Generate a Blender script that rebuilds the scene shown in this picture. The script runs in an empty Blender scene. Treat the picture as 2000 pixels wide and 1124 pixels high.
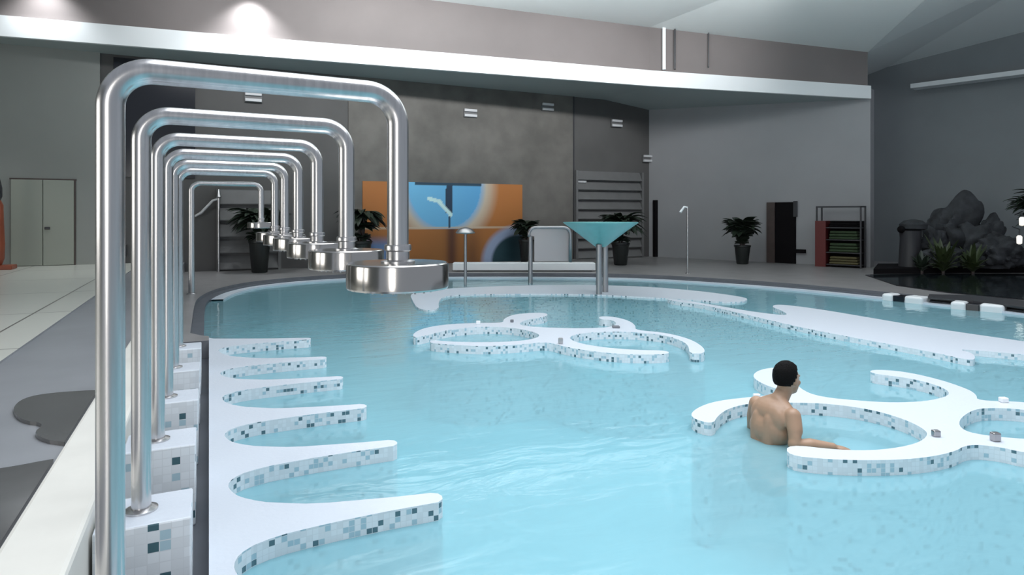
import bpy, bmesh, math, random
from mathutils import Vector, Matrix, noise
random.seed(7)
SC = bpy.context.scene
COL = SC.collection
PI = math.pi

# ------------------------------------------------------------------ camera
F, H, CX, HY = 1250.0, 1.65, 1000.0, 422.0
PSI = math.atan(592 / F)
SN, CS = math.sin(PSI), math.cos(PSI)
cam = bpy.data.cameras.new('camera')
cam.sensor_width = 36
cam.lens = F / 2000 * 36
cam.shift_y = -0.07
cam.clip_start = 0.05
cam.clip_end = 200
camo = bpy.data.objects.new('camera', cam)
COL.objects.link(camo)
camo.location = (0, 0, H)
camo.rotation_euler = (PI / 2, 0, -PSI)
SC.camera = camo

# ------------------------------------------------------------------ world, lights, exposure
SC.view_settings.view_transform = 'Standard'
SC.view_settings.look = 'None'
SC.view_settings.gamma = 1
SC.view_settings.use_curve_mapping = False
SC.view_settings.exposure = 0.0
SC.cycles.use_denoising = True
SC.cycles.max_bounces = 8
SC.cycles.transparent_max_bounces = 12
SC.cycles.caustics_reflective = False
SC.cycles.caustics_refractive = False
w = bpy.data.worlds.new('world')
SC.world = w
w.use_nodes = True
bg = w.node_tree.nodes['Background']
bg.inputs[0].default_value = (0.80, 0.88, 1.0, 1)
bg.inputs[1].default_value = 0.42


def area(name, loc, target, sx, sy, power, color=(1, 1, 1), spread=180):
    l = bpy.data.lights.new(name, 'AREA')
    l.shape = 'RECTANGLE'
    l.size, l.size_y = sx, sy
    l.energy = power
    l.color = color
    l.spread = math.radians(spread)
    o = bpy.data.objects.new(name, l)
    COL.objects.link(o)
    o.location = loc
    o.rotation_euler = (Vector(target) - Vector(loc)).to_track_quat('-Z', 'Y').to_euler()
    return o


area('skylight', (4.0, 3.6, 8.2), (4.0, 3.6, 0), 9.0, 7.0, 640, (0.90, 0.95, 1.0), 130)
area('rear_window', (-3.2, -5.0, 2.6), (0.5, 3.0, 1.5), 1.3, 3.6, 150, (1.0, 0.97, 0.92))


def spot(name, loc, target, power, deg, blend, color, r=0.15):
    l = bpy.data.lights.new(name, 'SPOT')
    l.energy = power
    l.spot_size = math.radians(deg)
    l.spot_blend = blend
    l.color = color
    l.shadow_soft_size = r
    o = bpy.data.objects.new(name, l)
    COL.objects.link(o)
    o.location = loc
    o.rotation_euler = (Vector(target) - Vector(loc)).to_track_quat('-Z', 'Y').to_euler()
    return o


spot('downlight', (0.95, 17.72, 7.6), (0.95, 18.05, 6.0), 520, 104, 1.0, (0.93, 0.97, 1.0), 0.08)
spot('downlight', (-3.6, 18.15, 7.5), (-3.6, 18.4, 5.9), 360, 104, 1.0, (0.93, 0.97, 1.0), 0.08)
area('side_fill', (-11.5, 4.5, 3.0), (0, 4.5, 0.6), 7.0, 3.0, 260, (1.0, 0.98, 0.94))  # added fill from the left, brightens the left floor and arch legs
area('upper_wall_fill', (6.0, 12.0, 7.3), (6.8, 17.5, 6.4), 15.0, 0.4, 250, (0.96, 0.98, 1.0), 80)  # added unseen light, lifts the upper wall and fascia
area('ceiling_fill', (9.0, 11.0, 6.4), (9.5, 11.6, 9.0), 16.0, 0.5, 520, (0.96, 0.99, 1.0), 150)  # added unseen light, stands in for water bounce on the ceiling


# ------------------------------------------------------------------ coordinates
def at(px, py, z=0.0):
    Z = F * (H - z) / (py - HY)
    X = (px - CX) / F * Z
    return Vector((X * CS + Z * SN, -X * SN + Z * CS, z))


def atZ(px, py, Z):
    X = (px - CX) / F * Z
    return Vector((X * CS + Z * SN, -X * SN + Z * CS, H - (py - HY) / F * Z))


def atY(px, py, Y):
    r = (px - CX) / F
    Z = Y / (CS - r * SN)
    return Vector((Z * (r * CS + SN), Y, H - (py - HY) / F * Z))


RIGHT = Vector((CS, -SN, 0))
AWAY = Vector((SN, CS, 0))


# ------------------------------------------------------------------ materials
def mat(name, col, rough=0.5, metal=0.0, spec=0.5, noise_amt=0.0, noise_scale=4.0, bump=0.0, bump_scale=30.0, stretch=None):
    m = bpy.data.materials.new(name)
    m.use_nodes = True
    nt = m.node_tree
    b = nt.nodes['Principled BSDF']
    b.inputs['Base Color'].default_value = (*col, 1)
    b.inputs['Roughness'].default_value = rough
    b.inputs['Metallic'].default_value = metal
    b.inputs['Specular IOR Level'].default_value = spec
    tc = nt.nodes.new('ShaderNodeTexCoord')
    mp = nt.nodes.new('ShaderNodeMapping')
    nt.links.new(tc.outputs['Object'], mp.inputs[0])
    if stretch:
        mp.inputs['Scale'].default_value = stretch
    if noise_amt > 0:
        n = nt.nodes.new('ShaderNodeTexNoise')
        n.inputs['Scale'].default_value = noise_scale
        n.inputs['Detail'].default_value = 5
        nt.links.new(mp.outputs[0], n.inputs['Vector'])
        r = nt.nodes.new('ShaderNodeMapRange')
        r.inputs[1].default_value = 0.3
        r.inputs[2].default_value = 0.7
        r.inputs[3].default_value = 1 - noise_amt
        r.inputs[4].default_value = 1 + noise_amt
        nt.links.new(n.outputs[0], r.inputs[0])
        mx = nt.nodes.new('ShaderNodeVectorMath')
        mx.operation = 'SCALE'
        mx.inputs[0].default_value = col
        nt.links.new(r.outputs[0], mx.inputs['Scale'])
        nt.links.new(mx.outputs[0], b.inputs['Base Color'])
    if bump > 0:
        n = nt.nodes.new('ShaderNodeTexNoise')
        n.inputs['Scale'].default_value = bump_scale
        n.inputs['Detail'].default_value = 4
        nt.links.new(mp.outputs[0], n.inputs['Vector'])
        bp = nt.nodes.new('ShaderNodeBump')
        bp.inputs['Strength'].default_value = bump
        bp.inputs['Distance'].default_value = 0.02
        nt.links.new(n.outputs[0], bp.inputs['Height'])
        nt.links.new(bp.outputs[0], b.inputs['Normal'])
    return m


def mosaic(name, size, dark, pale, base=(0.86, 0.90, 0.94), darkcol=(0.06, 0.14, 0.17), palecol=(0.45, 0.62, 0.70)):
    """small square tiles on UV metres, a share of them dark, a share pale blue"""
    m = bpy.data.materials.new(name)
    m.use_nodes = True
    nt = m.node_tree
    b = nt.nodes['Principled BSDF']
    b.inputs['Roughness'].default_value = 0.3
    uv = nt.nodes.new('ShaderNodeUVMap')
    sc = nt.nodes.new('ShaderNodeVectorMath')
    sc.operation = 'SCALE'
    sc.inputs['Scale'].default_value = 1 / size
    oi = nt.nodes.new('ShaderNodeObjectInfo')
    ad = nt.nodes.new('ShaderNodeVectorMath')
    nt.links.new(uv.outputs[0], ad.inputs[0])
    nt.links.new(oi.outputs['Location'], ad.inputs[1])
    nt.links.new(ad.outputs[0], sc.inputs[0])
    fl = nt.nodes.new('ShaderNodeVectorMath')
    fl.operation = 'FLOOR'
    nt.links.new(sc.outputs[0], fl.inputs[0])
    wn = nt.nodes.new('ShaderNodeTexWhiteNoise')
    wn.noise_dimensions = '2D'
    nt.links.new(fl.outputs[0], wn.inputs['Vector'])
    cr = nt.nodes.new('ShaderNodeValToRGB')
    cr.color_ramp.interpolation = 'CONSTANT'
    e = cr.color_ramp.elements
    e[0].position = 0
    e[0].color = (*darkcol, 1)
    e[1].position = dark
    e[1].color = (*palecol, 1)
    k = e.new(dark + pale)
    k.color = (*base, 1)
    k2 = e.new(min(0.99, dark + pale + 0.45))
    k2.color = (*[c * 0.93 for c in base], 1)
    nt.links.new(wn.outputs['Value'], cr.inputs[0])
    # grout
    fr = nt.nodes.new('ShaderNodeVectorMath')
    fr.operation = 'FRACTION'
    nt.links.new(sc.outputs[0], fr.inputs[0])
    sep = nt.nodes.new('ShaderNodeSeparateXYZ')
    nt.links.new(fr.outputs[0], sep.inputs[0])
    mn = nt.nodes.new('ShaderNodeMath')
    mn.operation = 'MINIMUM'
    nt.links.new(sep.outputs[0], mn.inputs[0])
    nt.links.new(sep.outputs[1], mn.inputs[1])
    lt = nt.nodes.new('ShaderNodeMath')
    lt.operation = 'LESS_THAN'
    lt.inputs[1].default_value = 0.09
    nt.links.new(mn.outputs[0], lt.inputs[0])
    mx = nt.nodes.new('ShaderNodeMix')
    mx.data_type = 'RGBA'
    nt.links.new(lt.outputs[0], mx.inputs[0])
    nt.links.new(cr.outputs[0], mx.inputs[6])
    mx.inputs[7].default_value = (*[c * 0.9 for c in base], 1)
    nt.links.new(mx.outputs[2], b.inputs['Base Color'])
    return m


def water_mat(name, body, tint, share, bump=0.12, scale=2.2):
    m = bpy.data.materials.new(name)
    m.use_nodes = True
    nt = m.node_tree
    nt.nodes.remove(nt.nodes['Principled BSDF'])
    out = nt.nodes['Material Output']
    d = nt.nodes.new('ShaderNodeBsdfDiffuse')
    d.inputs[0].default_value = (*body, 1)
    t = nt.nodes.new('ShaderNodeBsdfTransparent')
    t.inputs[0].default_value = (*tint, 1)
    m1 = nt.nodes.new('ShaderNodeMixShader')
    m1.inputs[0].default_value = share
    nt.links.new(t.outputs[0], m1.inputs[1])
    nt.links.new(d.outputs[0], m1.inputs[2])
    g = nt.nodes.new('ShaderNodeBsdfGlossy')
    g.inputs['Color'].default_value = (1, 1, 1, 1)
    g.inputs['Roughness'].default_value = 0.06
    fr = nt.nodes.new('ShaderNodeFresnel')
    fr.inputs['IOR'].default_value = 1.33
    tc = nt.nodes.new('ShaderNodeTexCoord')
    mp = nt.nodes.new('ShaderNodeMapping')
    mp.inputs['Rotation'].default_value = (0, 0, PSI)
    mp.inputs['Scale'].default_value = (0.8, 2.0, 1)
    nt.links.new(tc.outputs['Object'], mp.inputs[0])
    n = nt.nodes.new('ShaderNodeTexNoise')
    n.inputs['Scale'].default_value = scale
    n.inputs['Detail'].default_value = 4
    n.inputs['Distortion'].default_value = 0.6
    nt.links.new(mp.outputs[0], n.inputs['Vector'])
    bp = nt.nodes.new('ShaderNodeBump')
    bp.inputs['Strength'].default_value = bump
    bp.inputs['Distance'].default_value = 0.06
    nt.links.new(n.outputs[0], bp.inputs['Height'])
    nt.links.new(bp.outputs[0], g.inputs['Normal'])
    nt.links.new(bp.outputs[0], fr.inputs['Normal'])
    m2 = nt.nodes.new('ShaderNodeMixShader')
    nt.links.new(fr.outputs[0], m2.inputs[0])
    nt.links.new(m1.outputs[0], m2.inputs[1])
    nt.links.new(g.outputs[0], m2.inputs[2])
    nt.links.new(m2.outputs[0], out.inputs[0])
    return m


def tile_floor(name, col, joint, sx, sy):
    m = bpy.data.materials.new(name)
    m.use_nodes = True
    nt = m.node_tree
    b = nt.nodes['Principled BSDF']
    b.inputs['Roughness'].default_value = 0.28
    tc = nt.nodes.new('ShaderNodeTexCoord')
    mp = nt.nodes.new('ShaderNodeMapping')
    mp.inputs['Location'].default_value = (0.13, 0.35, 0)
    nt.links.new(tc.outputs['Object'], mp.inputs[0])
    br = nt.nodes.new('ShaderNodeTexBrick')
    br.offset = 0
    br.inputs['Color1'].default_value = (*col, 1)
    br.inputs['Color2'].default_value = (*[c * 0.94 for c in col], 1)
    br.inputs['Mortar'].default_value = (*joint, 1)
    br.inputs['Scale'].default_value = 1
    br.inputs['Mortar Size'].default_value = 0.012
    br.inputs['Brick Width'].default_value = sx
    br.inputs['Row Height'].default_value = sy
    nt.links.new(mp.outputs[0], br.inputs['Vector'])
    nt.links.new(br.outputs[0], b.inputs['Base Color'])
    return m


M = {}
M['white'] = mat('white_tile_top', (0.66, 0.71, 0.78), 0.35, bump=0.15, bump_scale=40)
M['mosaic'] = mosaic('mosaic_side', 0.030, 0.075, 0.16, darkcol=(0.10, 0.19, 0.23))
M['mosaic_big'] = mosaic('mosaic_block', 0.045, 0.035, 0.07)
M['mosaic_in'] = mosaic('mosaic_pool', 0.06, 0.001, 0.3, base=(0.55, 0.80, 0.86), darkcol=(0.35, 0.62, 0.68), palecol=(0.50, 0.76, 0.82))
M['steel'] = mat('brushed_steel', (0.58, 0.57, 0.57), 0.27, 1.0, noise_amt=0.12, noise_scale=3, stretch=(14, 14, 0.6))
M['steel2'] = mat('polished_steel', (0.52, 0.50, 0.48), 0.16, 1.0)
M['greysteel'] = mat('dull_steel', (0.42, 0.41, 0.42), 0.35, 1.0)
M['curb'] = mat('cream_stone', (0.80, 0.78, 0.72), 0.45, noise_amt=0.03)
M['deck'] = mat('grey_stone_deck', (0.26, 0.25, 0.25), 0.35, noise_amt=0.12, noise_scale=2.5)
M['tiles'] = tile_floor('pale_stone_tiles', (0.66, 0.66, 0.60), (0.16, 0.15, 0.14), 1.9, 2.6)
M['strip'] = mat('grey_paving', (0.28, 0.29, 0.31), 0.3, noise_amt=0.08, noise_scale=2)
M['shade'] = mat('dark_floor_shade', (0.10, 0.10, 0.10), 0.12, noise_amt=0.1)  # dark tone that paints shade and reflections onto the paving
M['gutter'] = mat('dark_gutter', (0.10, 0.11, 0.13), 0.5, noise_amt=0.1)
M['gutterwall'] = mat('grey_gutter', (0.16, 0.17, 0.19), 0.5, noise_amt=0.1)
M['backwall'] = mat('dark_grey_plaster', (0.095, 0.092, 0.09), 0.7, noise_amt=0.12, noise_scale=0.8)
M['panel'] = mat('mottled_plaster', (0.135, 0.127, 0.115), 0.7, noise_amt=0.22, noise_scale=1.4)
M['leftwall'] = mat('grey_paint', (0.30, 0.31, 0.29), 0.6, noise_amt=0.03, noise_scale=1)
M['rightwall'] = mat('light_grey_paint', (0.36, 0.36, 0.37), 0.6, noise_amt=0.03, noise_scale=1)
M['farwall'] = mat('slate_paint', (0.25, 0.27, 0.28), 0.6, noise_amt=0.04, noise_scale=1)
M['upper'] = mat('taupe_paint', (0.19, 0.165, 0.16), 0.7, noise_amt=0.06, noise_scale=0.7)
M['fascia'] = mat('white_paint', (0.85, 0.87, 0.88), 0.6)
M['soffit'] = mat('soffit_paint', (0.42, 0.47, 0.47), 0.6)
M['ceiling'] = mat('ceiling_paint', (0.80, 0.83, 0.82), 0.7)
M['door'] = mat('door_paint', (0.33, 0.35, 0.30), 0.5)
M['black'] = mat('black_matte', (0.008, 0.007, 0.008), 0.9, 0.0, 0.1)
M['dark'] = mat('dark_metal', (0.04, 0.04, 0.045), 0.4)
M['brown'] = mat('dark_brown_wood', (0.07, 0.05, 0.045), 0.5, noise_amt=0.15)
M['red'] = mat('dark_red_paint', (0.13, 0.022, 0.02), 0.45)
M['redbrown'] = mat('red_brown_lacquer', (0.28, 0.07, 0.035), 0.4, noise_amt=0.1)
M['green'] = mat('dark_green_cloth', (0.028, 0.05, 0.02), 0.8, noise_amt=0.15)
M['ochre'] = mat('ochre_cloth', (0.10, 0.085, 0.035), 0.8)
M['leaf'] = mat('dark_leaf', (0.018, 0.03, 0.018), 0.45, noise_amt=0.3, noise_scale=6)
M['leaf2'] = mat('moss_leaf', (0.04, 0.06, 0.02), 0.5, noise_amt=0.3, noise_scale=6)
M['pot'] = mat('dark_glazed_pot', (0.014, 0.017, 0.016), 0.35)
M['soil'] = mat('soil', (0.03, 0.022, 0.015), 0.9)
M['rock'] = mat('dark_rock', (0.042, 0.045, 0.05), 0.8, noise_amt=0.5, noise_scale=3, bump=0.6, bump_scale=5)
M['slat'] = mat('grey_slat', (0.15, 0.15, 0.15), 0.5, noise_amt=0.06)
M['vent'] = mat('light_grey_blade', (0.60, 0.60, 0.61), 0.4)
M['aqua'] = mat('aqua_fibreglass', (0.20, 0.50, 0.50), 0.3, noise_amt=0.06)
M['skin'] = mat('skin', (0.40, 0.25, 0.165), 0.45, noise_amt=0.06, noise_scale=9)
M['hair'] = mat('black_hair', (0.005, 0.0045, 0.0045), 0.75, 0.0, 0.12, bump=0.5, bump_scale=120)
M['trunks'] = mat('dark_trunks', (0.02, 0.035, 0.03), 0.7)
M['eye'] = mat('eye_white', (0.7, 0.7, 0.68), 0.2)
M['lips'] = mat('lips', (0.40, 0.17, 0.14), 0.5)
M['whitep'] = mat('white_plastic', (0.85, 0.87, 0.88), 0.35)
M['lantern'] = mat('frosted_glass', (0.9, 0.9, 0.85), 0.3)
_lb = M['lantern'].node_tree.nodes['Principled BSDF']
_lb.inputs['Emission Color'].default_value = (1, 0.95, 0.85, 1)
_lb.inputs['Emission Strength'].default_value = 0.8
M['glass'] = mat('dark_glass', (0.010, 0.012, 0.018), 0.15)
M['water'] = water_mat('pool_water', (0.38, 0.72, 0.82), (0.66, 0.90, 0.93), 0.50)
M['pond'] = water_mat('pond_water', (0.02, 0.03, 0.035), (0.2, 0.25, 0.27), 0.6, 0.1, 1.5)


# ------------------------------------------------------------------ mesh helpers
def link(name, bm, m, parent=None, smooth=None, loc=None):
    me = bpy.data.meshes.new(name)
    bm.normal_update()
    bm.to_mesh(me)
    bm.free()
    for x in (m if isinstance(m, (list, tuple)) else [m]):
        me.materials.append(x)
    o = bpy.data.objects.new(name, me)
    COL.objects.link(o)
    if parent:
        o.parent = parent
    if loc is not None:
        o.location = loc
    if smooth is not None:
        for p in me.polygons:
            p.use_smooth = True
        try:
            me.set_sharp_from_angle(angle=math.radians(smooth))
        except Exception:
            pass
    return o


def tag(o, label=None, cat=None, group=None, kind=None):
    if label:
        o['label'] = label
    if cat:
        o['category'] = cat
    if group:
        o['group'] = group
    if kind:
        o['kind'] = kind
    return o


def struct(o, label=None):
    o['kind'] = 'structure'
    if label:
        o['label'] = label
    return o


def empty(name, loc, label, cat, group=None, rz=0.0):
    o = bpy.data.objects.new(name, None)
    o.empty_display_size = 0.1
    COL.objects.link(o)
    o.location = loc
    o.rotation_euler = (0, 0, rz)
    return tag(o, label, cat, group)


def copy_tree(o, parent=None):
    c = o.copy()
    COL.objects.link(c)
    if parent:
        c.parent = parent
    for ch in list(o.children):
        copy_tree(ch, c)
    return c


def box(bm, a, b, mi=0):
    """axis aligned box between two corners"""
    x0, y0, z0 = [min(p, q) for p, q in zip(a, b)]
    x1, y1, z1 = [max(p, q) for p, q in zip(a, b)]
    v = [bm.verts.new(p) for p in ((x0, y0, z0), (x1, y0, z0), (x1, y1, z0), (x0, y1, z0), (x0, y0, z1), (x1, y0, z1), (x1, y1, z1), (x0, y1, z1))]
    uvl = bm.loops.layers.uv.verify()
    for f in ((0, 3, 2, 1), (4, 5, 6, 7), (0, 1, 5, 4), (1, 2, 6, 5), (2, 3, 7, 6), (3, 0, 4, 7)):
        fc = bm.faces.new([v[i] for i in f])
        fc.material_index = mi
        n = fc.calc_center_median() - Vector(((x0 + x1) / 2, (y0 + y1) / 2, (z0 + z1) / 2))
        ax = max(range(3), key=lambda i: abs(fc.verts[1].co[i] * 0 + n[i]) / max(1e-6, (x1 - x0, y1 - y0, z1 - z0)[i]))
        ua, va = [(1, 2), (0, 2), (0, 1)][ax]
        for l in fc.loops:
            l[uvl].uv = (l.vert.co[ua] + 0.37 * ax, l.vert.co[va])
    return v


def obox(bm, c, ux, size, mi=0):
    """box centred at c, local x along ux (horizontal unit), size (lx, ly, lz)"""
    ux = Vector(ux).normalized()
    uy = Vector((-ux.y, ux.x, 0))
    c = Vector(c)
    hx, hy, hz = [s / 2 for s in size]
    v = []
    for dz in (-hz, hz):
        for dx, dy in ((-hx, -hy), (hx, -hy), (hx, hy), (-hx, hy)):
            v.append(bm.verts.new(c + ux * dx + uy * dy + Vector((0, 0, dz))))
    for f in ((0, 3, 2, 1), (4, 5, 6, 7), (0, 1, 5, 4), (1, 2, 6, 5), (2, 3, 7, 6), (3, 0, 4, 7)):
        bm.faces.new([v[i] for i in f]).material_index = mi
    return v


def bev(o, w, seg=2):
    b = o.modifiers.new('bevel', 'BEVEL')
    b.width = w
    b.segments = seg
    b.limit_method = 'ANGLE'
    b.angle_limit = math.radians(40)
    return o


def tube(bm, pts, rad, n=20, cap=True):
    """round tube along a path of points; rad number or list"""
    pts = [Vector(p) for p in pts]
    R = rad if isinstance(rad, (list, tuple)) else [rad] * len(pts)
    rings = []
    t0 = (pts[1] - pts[0]).normalized()
    up = Vector((0, 0, 1)) if abs(t0.z) < 0.9 else Vector((0, 1, 0))
    nrm = t0.cross(up).normalized()
    for i, p in enumerate(pts):
        if i == 0:
            t = t0
        elif i == len(pts) - 1:
            t = (pts[i] - pts[i - 1]).normalized()
        else:
            t = (pts[i + 1] - pts[i - 1]).normalized()
        nrm = (nrm - t * nrm.dot(t)).normalized()
        bn = t.cross(nrm)
        rings.append([bm.verts.new(p + (nrm * math.cos(2 * PI * k / n) + bn * math.sin(2 * PI * k / n)) * R[i]) for k in range(n)])
    for a, b in zip(rings[:-1], rings[1:]):
        for k in range(n):
            bm.faces.new((a[k], a[(k + 1) % n], b[(k + 1) % n], b[k]))
    if cap:
        bm.faces.new(rings[0][::-1])
        bm.faces.new(rings[-1])


def lathe(bm, prof, c=(0, 0, 0), n=32, sx=1.0, sy=1.0, cap=True):
    """surface of revolution from (r, z) pairs"""
    c = Vector(c)
    rings = []
    for r, z in prof:
        rings.append([bm.verts.new(c + Vector((r * sx * math.cos(2 * PI * k / n), r * sy * math.sin(2 * PI * k / n), z))) for k in range(n)])
    for a, b in zip(rings[:-1], rings[1:]):
        for k in range(n):
            bm.faces.new((a[k], a[(k + 1) % n], b[(k + 1) % n], b[k]))
    if cap:
        bm.faces.new(rings[0][::-1])
        bm.faces.new(rings[-1])


def bend_path(corners, r, seg=10):
    """polyline with its inner corners rounded to radius r"""
    P = [Vector(p) for p in corners]
    out = [P[0]]
    for i in range(1, len(P) - 1):
        a = (P[i - 1] - P[i]).normalized()
        b = (P[i + 1] - P[i]).normalized()
        half = math.acos(max(-1, min(1, a.dot(b)))) / 2
        d = r / math.tan(half)
        c = P[i] + (a + b).normalized() * (r / math.sin(half))
        s, e = P[i] + a * d - c, P[i] + b * d - c
        ang = s.angle(e)
        for k in range(seg + 1):
            t = k / seg
            out.append(c + (s * math.sin((1 - t) * ang) + e * math.sin(t * ang)) / math.sin(ang))
    out.append(P[-1])
    return out


def chaikin(P, it=2):
    P = [Vector((p[0], p[1])) for p in P]
    for _ in range(it):
        Q = []
        for i in range(len(P)):
            a, b = P[i], P[(i + 1) % len(P)]
            Q += [a * 0.75 + b * 0.25, a * 0.25 + b * 0.75]
        P = Q
    return P


def prism_bm(pts, z0, z1, side=1, top=0, bm=None, u=0.0):
    """extruded outline; side faces carry UVs in metres"""
    P = [Vector((p[0], p[1])) for p in pts]
    A = sum(P[i].x * P[(i + 1) % len(P)].y - P[(i + 1) % len(P)].x * P[i].y for i in range(len(P)))
    if A < 0:
        P.reverse()
    bm = bm or bmesh.new()
    uvl = bm.loops.layers.uv.verify()
    lo = [bm.verts.new((p.x, p.y, z0)) for p in P]
    hi = [bm.verts.new((p.x, p.y, z1)) for p in P]
    f = bm.faces.new(hi)
    f.material_index = top
    for l in f.loops:
        l[uvl].uv = l.vert.co.xy
    f = bm.faces.new(lo[::-1])
    f.material_index = top
    n = len(P)
    for i in range(n):
        j = (i + 1) % n
        d = (P[j] - P[i]).length
        f = bm.faces.new((lo[i], lo[j], hi[j], hi[i]))
        f.material_index = side
        for l, uv in zip(f.loops, ((u, z0), (u + d, z0), (u + d, z1), (u, z1))):
            l[uvl].uv = uv
        u += d
    return bm


def prism(name, pts, z0, z1, mats, parent=None, bevel=0.0, base=None):
    if base is not None:
        pts = [(p[0] - base[0], p[1] - base[1]) for p in pts]
    o = link(name, prism_bm(pts, z0, z1), mats, parent)
    if bevel:
        bev(o, bevel, 2)
    return o


def px(pts, z):
    return [at(p[0], p[1], z) for p in pts]


def quad(name, pts, m, kind='structure'):
    bm = bmesh.new()
    bm.faces.new([bm.verts.new(p) for p in pts])
    o = link(name, bm, m)
    o['kind'] = kind
    return o


# ================================================================== THE SETTING
DZ = 0.12           # deck level (water is z = 0)
LZ = 0.40           # raised deck on the left
WY = 19.6           # back wall
pool_edge = [(0.03, -4.0), (0.03, 8.4), (0.03, 8.95), (-0.06, 9.1), (-0.06, 9.6), (-0.07, 12.6), (0.0, 13.5), (0.21, 14.5), (0.55, 15.3), (1.0, 15.95), (2.0, 16.6), (3.28, 16.9), (4.6, 16.6), (6.03, 15.95),
             (8.2, 14.95), (10.1, 13.65), (11.1, 12.0), (11.7, 10.6), (12.1, 8.9), (12.4, 6.0), (12.6, 2.0), (12.6, -4.0)]


def smooth_open(P, it=2):
    P = [Vector(p) for p in P]
    for _ in range(it):
        Q = [P[0]]
        for a, b in zip(P[:-1], P[1:]):
            Q += [a * 0.75 + b * 0.25, a * 0.25 + b * 0.75]
        Q.append(P[-1])
        P = Q
    return P


PE = smooth_open(pool_edge)


def offset(P, d):
    out = []
    for i, p in enumerate(P):
        a = P[max(0, i - 1)]
        b = P[min(len(P) - 1, i + 1)]
        t = (b - a).normalized()
        out.append(p + Vector((-t.y, t.x)) * d)
    return out


OUT = offset(PE, 0.16)
LEDGE = offset(PE, -0.22)


def ribbon(name, A, B, z0, z1, m):
    bm = bmesh.new()
    la = [[bm.verts.new((p.x, p.y, z)) for z in (z0, z1)] for p in A]
    lb = [[bm.verts.new((p.x, p.y, z)) for z in (z0, z1)] for p in B]
    for i in range(len(A) - 1):
        bm.faces.new((la[i][1], lb[i][1], lb[i + 1][1], la[i + 1][1]))
        bm.faces.new((lb[i][0], lb[i][1], lb[i + 1][1], lb[i + 1][0])[::-1])
        bm.faces.new((la[i][0], la[i][1], la[i + 1][1], la[i + 1][0]))
    bmesh.ops.recalc_face_normals(bm, faces=bm.faces)
    return struct(link(name, bm, m))


# deck around the pool (one continuous floor)
far = [p for p in OUT if p.y > 9.5 or p.x > 6]
deck = [(-0.62, 8.7), (0.0, 8.7), (0.0, 9.0), (-0.09, 9.1), (-0.22, 9.35)] + [(p.x, p.y) for p in far if not (p.x < 6 and p.y < 9.6)] + [(34, -4), (34, 24), (-0.62, 24)]
struct(prism('floor', deck, -1.0, DZ, [M['deck'], M['gutterwall']]), 'grey stone deck around the pool')
# gutter and ledge of the pool edge
seg = [i for i, p in enumerate(PE) if p.y > 9.3 or p.x > 6]
ribbon('trim_1', [PE[i] for i in seg], [OUT[i] for i in seg], -0.6, 0.055, M['gutter'])
seg2 = [i for i, p in enumerate(PE) if p.y > 13.6 or p.x > 6]
ribbon('trim_2', [LEDGE[i] for i in seg2], [PE[i] for i in seg2], -0.9, 0.035, M['white'])
# low channel beside the massage bays
struct(prism('floor_channel', [(-0.62, -1), (0.04, -1), (0.04, 8.68), (-0.62, 8.68)], -1.0, -0.10, [M['gutter'], M['gutterwall']]))
# pool floor and the water
struct(prism('pool_floor', [(p.x, p.y) for p in PE], -1.1, -0.85, [M['mosaic_in'], M['mosaic_in']]))
bm = bmesh.new()
bm.faces.new([bm.verts.new((p.x, p.y, 0.0)) for p in reversed(PE)])
struct(link('pool_water', bm, M['water']), 'turquoise pool water')
# left deck
struct(prism('floor_left', [(-1.62, -2), (-0.6, -2), (-0.6, 24), (-1.62, 24)], -1.0, LZ - 0.02, [M['strip'], M['strip']]))
struct(prism('floor_left_tiles', [(-12, -2), (-1.62, -2), (-1.62, 24), (-12, 24)], -1.0, LZ, [M['tiles'], M['strip']]))
bev(struct(prism('trim_curb', [(-0.70, -1), (-0.44, -1), (-0.44, 12.5), (-0.70, 12.5)], -0.5, LZ + 0.03, [M['curb'], M['curb']]), 'cream stone curb'), 0.02)

# walls
bm = bmesh.new()
box(bm, (-3.05, WY, 0), (16.0, WY + 0.2, 8.2))
struct(link('wall_back', bm, M['backwall']), 'dark grey back wall')
bm = bmesh.new()
box(bm, (-12, WY - 0.06, 0), (-2.55, WY + 0.2, 8.2))
struct(link('wall_left', bm, M['leftwall']), 'pale grey wall with the double door')
bm = bmesh.new()
box(bm, (-12.2, -6, 0), (-12, WY, 9))
struct(link('wall_left_side', bm, M['leftwall']))

A0 = Vector((15.0, WY, 0))
B0 = atZ(1700, 528, 19.0)
B0.z = 0
AB = (B0 - A0)
ABn = AB.normalized()
NB = Vector((ABn.y, -ABn.x, 0))      # faces the pool?
if NB.dot(Vector((0, 0, 0)) - A0) < 0:
    NB = -NB


def wall_pt(pxx, pyy, out=0.0):
    """point of the slanting right wall under a pixel"""
    r = (pxx - CX) / F
    d = Vector((r * CS + SN, -r * SN + CS, 0))
    den = d.dot(NB)
    Z = (A0 + NB * out).dot(NB) / den
    p = d * Z
    p.z = H - (pyy - HY) / F * Z
    return p


bm = bmesh.new()
back = -NB * 0.4
for f in [(A0, B0)]:
    lo = [Vector((p.x, p.y, 0)) for p in (A0, B0, B0 + back, A0 + back)]
    top = [5.95, 5.45, 5.45, 5.95]
    v0 = [bm.verts.new(p) for p in lo]
    v1 = [bm.verts.new((p.x, p.y, t)) for p, t in zip(lo, top)]
    for i in range(4):
        bm.faces.new((v0[i], v0[(i + 1) % 4], v1[(i + 1) % 4], v1[i]))
    bm.faces.new(v1)
bmesh.ops.recalc_face_normals(bm, faces=bm.faces)
struct(link('wall_right', bm, M['rightwall']), 'pale grey slanting wall with the dark doorway')

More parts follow.
